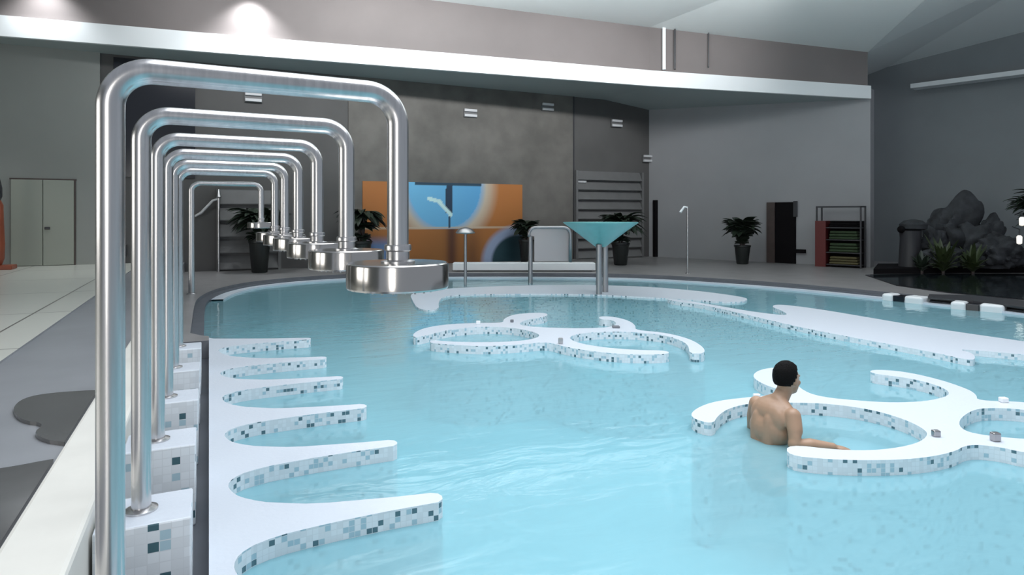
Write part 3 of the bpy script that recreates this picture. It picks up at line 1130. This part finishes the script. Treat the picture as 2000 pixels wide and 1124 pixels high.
# ---- steel waterfall hood, mushroom spout, slim showers
cb = at(1036, 553, 0)
r = empty('waterfall_spout', (cb.x, cb.y, -0.85), 'bent steel waterfall hood on a post at the far pool edge', 'fountain', rz=-PSI)
bm = bmesh.new()
tube(bm, [(0, 0, 0), (0, 0, 0.85 + 1.15)], 0.055, 18)
link('post', bm, M['greysteel'], r, 50)
prof = bend_path([(-0.07, 0, 0.85 + 1.14), (-0.07, 0, 0.85 + 1.40), (1.0, 0, 0.85 + 1.40), (1.0, 0, 0.85 + 0.52)], 0.2, 8)
bm = bmesh.new()
rows = [[bm.verts.new(p + Vector((0, dy, 0))) for p in prof] for dy in (-0.2, 0.2)]
for i in range(len(prof) - 1):
    bm.faces.new((rows[0][i], rows[0][i + 1], rows[1][i + 1], rows[1][i]))
o = link('hood', bm, M['greysteel'], r, 50)
md = o.modifiers.new('solid', 'SOLIDIFY')
md.thickness = 0.06
bm = bmesh.new()
prof2 = [p + Vector((0, 0.2, 0)) for p in prof]
vv = [bm.verts.new(p) for p in prof2] + [bm.verts.new((0.1, 0.2, 0.85 + 0.52)), bm.verts.new((0.1, 0.2, 0.85 + 1.14))]
bm.faces.new(vv)
o = link('back_plate', bm, M['greysteel'], r)
md = o.modifiers.new('solid', 'SOLIDIFY')
md.thickness = 0.03
mb_ = at(909, 556, 0)
r = empty('mushroom_spout', (mb_.x, mb_.y, -0.85), 'slim post with a small domed cap at the far pool edge before the mural', 'fountain')
bm = bmesh.new()
tube(bm, [(0, 0, 0), (0, 0, 0.85 + 1.24)], 0.036, 14)
link('post', bm, M['greysteel'], r, 50)
bm = bmesh.new()
lathe(bm, [(0.03, 2.06), (0.22, 2.08), (0.235, 2.10), (0.17, 2.18), (0.07, 2.22), (0.01, 2.23)], n=28)
link('cap', bm, M['greysteel'], r, 40)
sb = at(1343, 535, DZ)
r = empty('deck_shower', (sb.x, sb.y, DZ), 'slim steel shower pole with a short white head on the deck before the slanting wall', 'shower', rz=-PSI)
bm = bmesh.new()
tube(bm, [(0, 0, 0), (0, 0, 1.75)], 0.022, 12)
lathe(bm, [(0.07, 0), (0.07, 0.02), (0.022, 0.03)], n=16)
link('pole', bm, M['steel'], r, 50)
bm = bmesh.new()
tube(bm, [(0.0, 0, 1.75), (-0.09, 0, 1.77), (-0.20, -0.02, 1.62)], [0.022, 0.03, 0.035], 12)
link('shower_head', bm, M['whitep'], r, 50)
tube_b = at(427, 531, DZ)
r = empty('deck_shower', (tube_b.x, tube_b.y, DZ), 'slim shower post with a slanting arm seen through the arches before the louvre screen', 'shower', rz=-PSI)
bm = bmesh.new()
tube(bm, [(0, 0, 0), (0, 0, 2.15)], 0.035, 12)
lathe(bm, [(0.05, 2.02), (0.075, 2.05), (0.02, 2.26)], n=16)
link('post', bm, M['steel'], r, 50)
bm = bmesh.new()
tube(bm, [(0, 0, 2.0), (-0.15, -0.02, 1.95), (-0.45, -0.05, 1.62), (-0.62, -0.06, 1.52)], [0.03, 0.035, 0.04, 0.03], 12)
link('slanting_arm', bm, M['vent'], r, 50)

# ---- small box on the slanting wall, display cabinet
q = wall_pt(1565, 491, 0.0)
bm = bmesh.new()
obox(bm, (q.x + NB.x * 0.05, q.y + NB.y * 0.05, q.z), ABn, (0.30, 0.10, 0.12))
tag(bev(link('socket_box', bm, M['black']), 0.012), 'small black socket box low on the slanting wall right of the doorway', 'socket box')

cb = wall_pt(1642, 526, 0.45)
cw = 1.25
r = empty('display_cabinet', (cb.x, cb.y, DZ), 'open metal display cabinet with a dark red side near the wall corner', 'cabinet', rz=math.atan2(ABn.y, ABn.x))
top_z = 1.82
fl_ = -1 if (NB.dot(Vector((-ABn.y, ABn.x, 0))) > 0) else 1   # local -y faces the pool when 1


def lb(bm, x0, y0, z0, x1, y1, z1):
    box(bm, (x0, fl_ * y0, z0), (x1, fl_ * y1, z1))


bm = bmesh.new()
for sx in (-cw / 2, cw / 2 - 0.04):
    for sy in (-0.25, 0.21):
        lb(bm, sx, sy, 0, sx + 0.04, sy + 0.04, top_z)
for sy in (-0.25, 0.21):
    lb(bm, -cw / 2, sy, top_z - 0.04, cw / 2, sy + 0.04, top_z)
lb(bm, -cw / 2, -0.25, top_z - 0.04, -cw / 2 + 0.04, 0.25, top_z)
lb(bm, cw / 2 - 0.04, -0.25, top_z - 0.04, cw / 2, 0.25, top_z)
link('frame', bm, M['dark'], r)
bm = bmesh.new()
lb(bm, -cw / 2 - 0.02, -0.26, 0, -cw / 2 + 0.28, 0.26, 1.38)
link('side_panel', bm, M['red'], r)
bm = bmesh.new()
lb(bm, -cw / 2 + 0.28, 0.18, 0.0, cw / 2 - 0.04, 0.20, 1.38)
link('back_panel', bm, M['black'], r)
for z in (0.06, 0.42, 0.80, 1.16):
    bm = bmesh.new()
    lb(bm, -cw / 2 + 0.26, -0.22, z, cw / 2 - 0.05, 0.20, z + 0.03)
    link('shelf', bm, M['dark'], r)
cr = Matrix.Rotation(math.atan2(ABn.y, ABn.x), 4, 'Z')
for i, (z, hgt, m, lbx) in enumerate(((0.83, 0.26, 'green', 'dark green folded bundle on the upper cabinet shelf'), (0.45, 0.28, 'green', 'dark green folded bundle on the middle cabinet shelf'), (0.09, 0.24, 'ochre', 'ochre folded bundle on the lowest cabinet shelf'), (1.19, 0.20, 'black', 'flat black bundle on the top cabinet shelf'))):
    bm = bmesh.new()
    n_ = 3
    for k in range(n_):
        lb(bm, -0.28 + 0.012 * k, -0.19, hgt * k / n_, 0.52 - 0.015 * k, 0.14, hgt * (k + 0.88) / n_)
    o = link('folded_bundle', bm, M[m], None, None, Vector((cb.x, cb.y, DZ + z)))
    o.rotation_euler = (0, 0, math.atan2(ABn.y, ABn.x))
    bev(o, 0.03)
    tag(o, lbx, 'folded bundle', 'bundles in the display cabinet')

# ---- rock garden in the right corner
pl = px([(1706, 536), (1900, 533), (2090, 533), (2090, 525.5), (1900, 524.5), (1715, 524.5)], DZ)
o = prism('planter_curb', pl, DZ, DZ + 0.14, [M['black'], M['black']])
tag(o, 'low black planter curb in front of the rocks', 'planter')


def rock(pxx, pyy, Z, w_, h_, d_, label, seed, tilt=0.0):
    bm = bmesh.new()
    bmesh.ops.create_icosphere(bm, subdivisions=5, radius=1.0)
    off = Vector((seed * 7.3, seed * 3.1, seed * 1.7))
    for v in bm.verts:
        p = v.co.copy()
        n1 = noise.noise(p * 1.2 + off) * 0.55 + noise.noise(p * 2.7 + off) * 0.28 + noise.noise(p * 6 + off) * 0.10
        n1 += 0.14 * abs(noise.noise(p * 4 + off))
        q = p * (1 + n1)
        v.co = Vector((q.x * w_ / 2, q.y * d_ / 2, max(0.0, (q.z + 0.75)) * h_ / 1.75))
    b_ = atZ(pxx, pyy, Z)
    o = link('rock', bm, M['rock'], None, 35, Vector((b_.x, b_.y, DZ + 0.13)))
    o.rotation_euler = (0, tilt, -PSI)
    return tag(o, label, 'rock', 'rocks in the corner garden')


rock(1872, 520, 18.4, 2.1, 1.62, 1.2, 'tallest dark rock in the middle of the corner garden', 1.0)
rock(1925, 520, 18.0, 1.2, 1.22, 1.0, 'black sloping rock right of the tallest rock', 2.4)
rock(1818, 522, 17.9, 0.85, 1.0, 0.9, 'low grey rock left of the tallest rock beside the stump', 3.3)
rock(1950, 522, 17.2, 1.3, 0.85, 0.9, 'pale low rock at the right end of the corner garden', 4.1)
rock(1840, 524, 17.2, 0.9, 0.55, 0.6, 'small rock at the front of the corner garden', 5.2)
b_ = atZ(1778, 524, 17.6)
r = empty('stump_lamp', (b_.x, b_.y, DZ), 'dark stump shaped post with a flat cap left of the rocks', 'post', rz=-PSI)
bm = bmesh.new()
lathe(bm, [(0.30, 0), (0.28, 0.3), (0.25, 0.9), (0.27, 1.12), (0.22, 1.14)], n=24)
link('post', bm, M['dark'], r, 50)
bm = bmesh.new()
lathe(bm, [(0.20, 1.13), (0.33, 1.18), (0.34, 1.30), (0.22, 1.40), (0.03, 1.44)], (0.08, 0, 0), 24)
link('cap', bm, M['rock'], r, 50)
bm = bmesh.new()
bmesh.ops.create_uvsphere(bm, u_segments=16, v_segments=12, radius=0.10, matrix=Matrix.Translation((-0.28, -0.05, 1.16)))
link('knob', bm, M['black'], r, 60)


def bush(pxx, pyy, Z, rad, n, label, m, seed):
    b_ = atZ(pxx, pyy, Z)
    r = empty('garden_plant', (b_.x, b_.y, DZ), label, 'plant', 'plants among the rocks')
    bm = bmesh.new()
    blades(bm, (0, 0, 0.05), n, rad, 0.06, 0.55, 0.4, 1.1, seed)
    s = link('foliage', bm, M[m], r)
    s.modifiers.new('solid', 'SOLIDIFY').thickness = 0.006
    bm = bmesh.new()
    tube(bm, [(0, 0, 0), (0, 0, 0.25)], 0.04, 8)
    link('stem', bm, M['brown'], r)


bush(1842, 520, 16.9, 0.75, 46, 'dark green leafy plant in front of the tallest rock', 'leaf2', 11)
bush(1900, 522, 16.8, 0.62, 40, 'dark green leafy plant between the black rock and the pond', 'leaf2', 12)
bush(1800, 524, 17.0, 0.45, 30, 'small dark plant beside the stump post', 'leaf', 13)
tb = atZ(2018, 520, 16.5)
r = empty('garden_tree', (tb.x, tb.y, DZ), 'dark leafy tree cut by the right edge of the photo', 'tree')
bm = bmesh.new()
tube(bm, [(0, 0, 0), (0.05, 0, 0.8), (0, 0.04, 1.7)], [0.09, 0.07, 0.05], 10)
link('trunk', bm, M['brown'], r, 60)
bm = bmesh.new()
for k in range(6):
    blades(bm, (random.uniform(-0.3, 0.3), random.uniform(-0.3, 0.3), 1.35 + 0.13 * k), 22, 0.65, 0.07, 0.8, 0.6, 0.6, 30 + k)
s = link('crown', bm, M['leaf'], r)
s.modifiers.new('solid', 'SOLIDIFY').thickness = 0.006
for (lx, ly, lbx) in ((1996, 432, 'upper small white lantern at the right edge beside the tree'), (1991, 468, 'lower small white lantern at the right edge beside the tree')):
    p = atZ(lx, ly, 15.6)
    r = empty('lantern', p, lbx, 'lantern', 'lanterns by the garden tree')
    bm = bmesh.new()
    lathe(bm, [(0.02, -0.12), (0.055, -0.10), (0.06, 0.06), (0.03, 0.10)], n=16)
    link('glass_shade', bm, M['lantern'], r, 40)
    bm = bmesh.new()
    tube(bm, [(0, 0, 0.10), (0.02, 0.01, 0.2), (0.22, 0.1, 0.24), (0.5, 0.4, 0.15 if ly < 450 else 0.3)], 0.012, 8)
    link('bracket', bm, M['dark'], r)

# ---- headrests with dark inlets on the right pool edge, drain grate
for (x0, x1, xa, xb, yb, lbx) in ((1722, 1802, 1745, 1767, 589, 'white pool edge headrest with a dark inlet, the one farther from the camera'), (1856, 1962, 1888, 1914, 606, 'white pool edge headrest with a dark inlet, the nearer and larger one')):
    a, b2 = at(x0, yb - 6, 0.03), at(x1, yb + 3, 0.03)
    u = b2 - a
    u.z = 0
    ln = u.length
    u.normalize()
    nrm = Vector((-u.y, u.x, 0))
    if nrm.dot(AWAY) < 0:
        nrm = -nrm
    c = (a + b2) / 2 + nrm * 0.14
    r = empty('headrest', (c.x, c.y, 0.0), lbx, 'headrest', 'headrests on the right pool edge', rz=math.atan2(u.y, u.x))
    ta = (xa - x0) / (x1 - x0) * ln - ln / 2
    tb_ = (xb - x0) / (x1 - x0) * ln - ln / 2
    for q0, q1 in ((-ln / 2, ta), (tb_, ln / 2)):
        bm = bmesh.new()
        box(bm, (q0, -0.16, -0.1), (q1, 0.16, 0.13))
        bev(link('pad', bm, M['whitep'], r), 0.05, 4)
    bm = bmesh.new()
    box(bm, (ta, -0.15, -0.1), (tb_, 0.12, 0.11))
    bev(link('inlet', bm, M['glass'], r), 0.01)
G = [(1812, 583), (1900, 590), (2000, 603), (2080, 614), (2080, 600), (2000, 590), (1900, 579), (1815, 577)]
o = prism('drain_grate', px(G, DZ), DZ - 0.01, DZ + 0.02, [M['dark'], M['dark']])
tag(o, 'long dark drain grate set in the deck beside the right pool edge', 'drain')

# ================================================================== THE BATHER
mo = at(1503, 858, 0)
person = None
bm = bmesh.new()


def ell(c, r, rot=None, seg=20):
    mtx = Matrix.Translation(c)
    if rot:
        mtx = mtx @ rot
    mtx = mtx @ Matrix.Diagonal((r[0], r[1], r[2], 1))
    bmesh.ops.create_uvsphere(bm, u_segments=seg, v_segments=seg // 2 + 2, radius=1, matrix=mtx)


def limb(pts, rad, n=14):
    pts = [Vector(p) for p in pts]
    tube(bm, pts, rad, n)
    for p, r_ in zip(pts, rad):
        bmesh.ops.create_uvsphere(bm, u_segments=14, v_segments=9, radius=r_, matrix=Matrix.Translation(p))


al = math.radians(24)                          # torso heading in (right, away)
fw = Vector((math.cos(al), math.sin(al), 0))   # forward
rt = Vector((math.sin(al), -math.cos(al), 0))  # his right side
RT = Matrix.Rotation(al, 4, 'Z')               # local x = forward, y = his left
sp = [Vector((-0.02, 0.0, -0.26)), Vector((-0.015, 0, -0.08)), Vector((0.005, 0, 0.08)), Vector((0.03, 0, 0.20))]
ell(sp[0], (0.13, 0.175, 0.13), RT)
ell(sp[1], (0.115, 0.155, 0.14), RT)
ell(sp[2], (0.125, 0.165, 0.14), RT)
ell(sp[3], (0.112, 0.175, 0.105), RT)
for s_ in (-1, 1):
    ell(sp[3] + rt * (0.085 * s_) - fw * 0.055 + Vector((0, 0, -0.03)), (0.045, 0.075, 0.09), RT)   # shoulder blades
    ell(sp[2] + rt * (0.055 * s_) - fw * 0.080 + Vector((0, 0, -0.03)), (0.038, 0.05, 0.16), RT)   # back muscles
neck0 = Vector((0.055, 0, 0.26))
headc = Vector((0.140, 0.02, 0.437))
shR = sp[3] + rt * 0.175 + Vector((0.0, 0, 0.018))
shL = sp[3] - rt * 0.165 + Vector((0.0, 0, 0.018))
# trapezius, neck
limb([shR * 0.6 + neck0 * 0.4, neck0 + Vector((0.01, 0, 0.03))], [0.055, 0.055])
limb([shL * 0.6 + neck0 * 0.4, neck0 + Vector((0.01, 0, 0.03))], [0.055, 0.055])
limb([neck0, Vector((0.095, 0.008, 0.32)), headc + Vector((-0.01, 0, -0.06))], [0.064, 0.058, 0.055])
# arms
elR = Vector((0.085, -0.235, 0.045))
wrR = Vector((0.350, -0.235, 0.022))
limb([shR, shR * 0.5 + elR * 0.5 + rt * 0.01, elR, elR * 0.6 + wrR * 0.4, wrR], [0.058, 0.053, 0.050, 0.050, 0.032])
elL = Vector((-0.03, 0.26, -0.02))
wrL = Vector((0.20, 0.30, -0.06))
limb([shL, shL * 0.5 + elL * 0.5 - rt * 0.01, elL, elL * 0.6 + wrL * 0.4, wrL], [0.058, 0.050, 0.042, 0.040, 0.028])


def hand(wr, d, palm_n, thumb_side):
    """palm with five bent fingers; d = pointing direction, palm_n = palm facing"""
    d = d.normalized()
    palm_n = (palm_n - d * palm_n.dot(d)).normalized()
    sd = d.cross(palm_n).normalized() * thumb_side
    ctr = wr + d * 0.05
    rot = Matrix((d, sd, palm_n)).transposed().to_4x4()
    ell(ctr, (0.055, 0.042, 0.017), rot, 14)
    for k, (s_, L) in enumerate(((0.030, 0.070), (0.010, 0.080), (-0.010, 0.074), (-0.029, 0.058))):
        b0 = wr + d * 0.085 + sd * s_
        b1 = b0 + d * L * 0.5 + palm_n * 0.006 + sd * s_ * 0.15
        b2_ = b0 + d * L * 0.85 + palm_n * (0.022 + 0.004 * k) + sd * s_ * 0.25
        limb([b0 - d * 0.02, b0, b1, b2_], [0.0095, 0.0095, 0.0088, 0.0075], 10)
    t0 = wr + d * 0.025 + sd * 0.030
    limb([t0, t0 + d * 0.03 + sd * 0.026 + palm_n * 0.008, t0 + d * 0.062 + sd * 0.036 + palm_n * 0.016], [0.013, 0.011, 0.009], 10)


hand(wrR, Vector((1, 0.0, -0.12)), Vector((0, 0, -1)), 1)
hand(wrL, Vector((0.8, 0.4, -0.2)), Vector((0, 0, -1)), -1)
# legs, bent forward under water
for sd_ in (1, -1):
    hip = sp[0] + rt * (0.095 * sd_) + fw * 0.03
    kn = hip + fw * 0.42 + rt * (0.05 * sd_) + Vector((0, 0, 0.20))
    an = kn + fw * 0.36 + Vector((0, 0, -0.24))
    toe = an + fw * 0.12 + Vector((0, 0, 0.09))
    limb([hip, hip * 0.5 + kn * 0.5, kn, kn * 0.65 + an * 0.35, an], [0.088, 0.072, 0.054, 0.050, 0.035])
    limb([an, an * 0.4 + toe * 0.6, toe], [0.036, 0.032, 0.024])
# head
ah = math.radians(26)
HF = Vector((math.cos(ah), math.sin(ah), 0))
HS = Vector((-math.sin(ah), math.cos(ah), 0))
HR = Matrix.Rotation(ah, 4, 'Z')


def hp(x, y, z):
    return headc + HF * x + HS * y + Vector((0, 0, z))


ell(hp(-0.012, 0, 0.020), (0.098, 0.078, 0.098), HR, 24)
ell(hp(0.030, 0, -0.035), (0.062, 0.060, 0.080), HR, 20)
ell(hp(0.058, 0, -0.088), (0.030, 0.034, 0.024), HR, 16)          # chin
limb([hp(0.080, 0, 0.012), hp(0.100, 0, -0.020), hp(0.104, 0, -0.032)], [0.010, 0.013, 0.015])   # nose
limb([hp(0.083, -0.034, 0.024), hp(0.092, 0, 0.026), hp(0.083, 0.034, 0.024)], [0.012, 0.010, 0.012])  # brow
for s_ in (-1, 1):
    ell(hp(0.062, 0.042 * s_, -0.022), (0.024, 0.020, 0.022), HR, 14)  # cheek
    ell(hp(-0.002, 0.078 * s_, -0.005), (0.020, 0.008, 0.032), HR @ Matrix.Rotation(0.25 * s_, 4, 'Z'), 14)  # ear
ell(hp(0.088, 0, -0.060), (0.012, 0.024, 0.007), HR, 12)
ell(hp(0.086, 0, -0.070), (0.012, 0.021, 0.008), HR, 12)
me = bpy.data.meshes.new('person')
bm.to_mesh(me)
bm.free()
tmp = bpy.data.objects.new('person_rough', me)
COL.objects.link(tmp)
rm = tmp.modifiers.new('remesh', 'REMESH')
rm.mode = 'VOXEL'
rm.voxel_size = 0.0065
rm.use_smooth_shade = True
sm = tmp.modifiers.new('smooth', 'SMOOTH')
sm.factor = 0.5
sm.iterations = 10
dg = bpy.context.evaluated_depsgraph_get()
me2 = bpy.data.meshes.new_from_object(tmp.evaluated_get(dg))
bpy.data.objects.remove(tmp)
bpy.data.meshes.remove(me)
me2.name = 'person'
me2.materials.clear()
me2.materials.append(M['skin'])
person = bpy.data.objects.new('person', me2)
COL.objects.link(person)
person.location = (mo.x, mo.y, 0)
person.rotation_euler = (0, 0, -PSI)
tag(person, 'bare-backed person with short black hair sitting in the pool island seat', 'person')
# hair: cap shell over the skull
bm = bmesh.new()
bmesh.ops.create_uvsphere(bm, u_segments=40, v_segments=28, radius=1.0)
kill = []
for v in bm.verts:
    x, y, z = v.co
    lim = -0.62 if x < -0.2 else (-0.62 + (x + 0.2) * 1.55 if x < 0.55 else 0.54 + (x - 0.55) * 0.3)
    nz = 0.03 * noise.noise(v.co * 5)
    q = Vector((x * (0.106 + 0.004 * max(0, z)) - 0.014, y * 0.085, z * 0.108 + 0.024 + (0.008 if z > 0.3 else 0)))
    q *= 1 + nz
    if z < lim:
        kill.append(v)
    v.co = headc + HR.to_3x3() @ q
bmesh.ops.delete(bm, geom=kill, context='VERTS')
hr = link('hair', bm, M['hair'], person, 60)
md = hr.modifiers.new('solid', 'SOLIDIFY')
md.thickness = 0.014
md.offset = -1
for s_ in (-1, 1):
    bm = bmesh.new()
    bmesh.ops.create_uvsphere(bm, u_segments=14, v_segments=10, radius=0.011, matrix=Matrix.Translation(hp(0.078, 0.031 * s_, 0.006)))
    link('eye', bm, M['eye'], person, 60)
bm = bmesh.new()
lathe(bm, [(0.150, -0.10), (0.165, -0.20), (0.165, -0.30), (0.13, -0.38)], (-0.015, 0, 0.02), 32, 0.92, 1.12, cap=False)
bmesh.ops.rotate(bm, verts=bm.verts, cent=(-0.015, 0, 0), matrix=Matrix.Rotation(al, 3, 'Z'))
tr = link('swim_trunks', bm, M['trunks'], person, 60)
tr.modifiers.new('solid', 'SOLIDIFY').thickness = 0.008
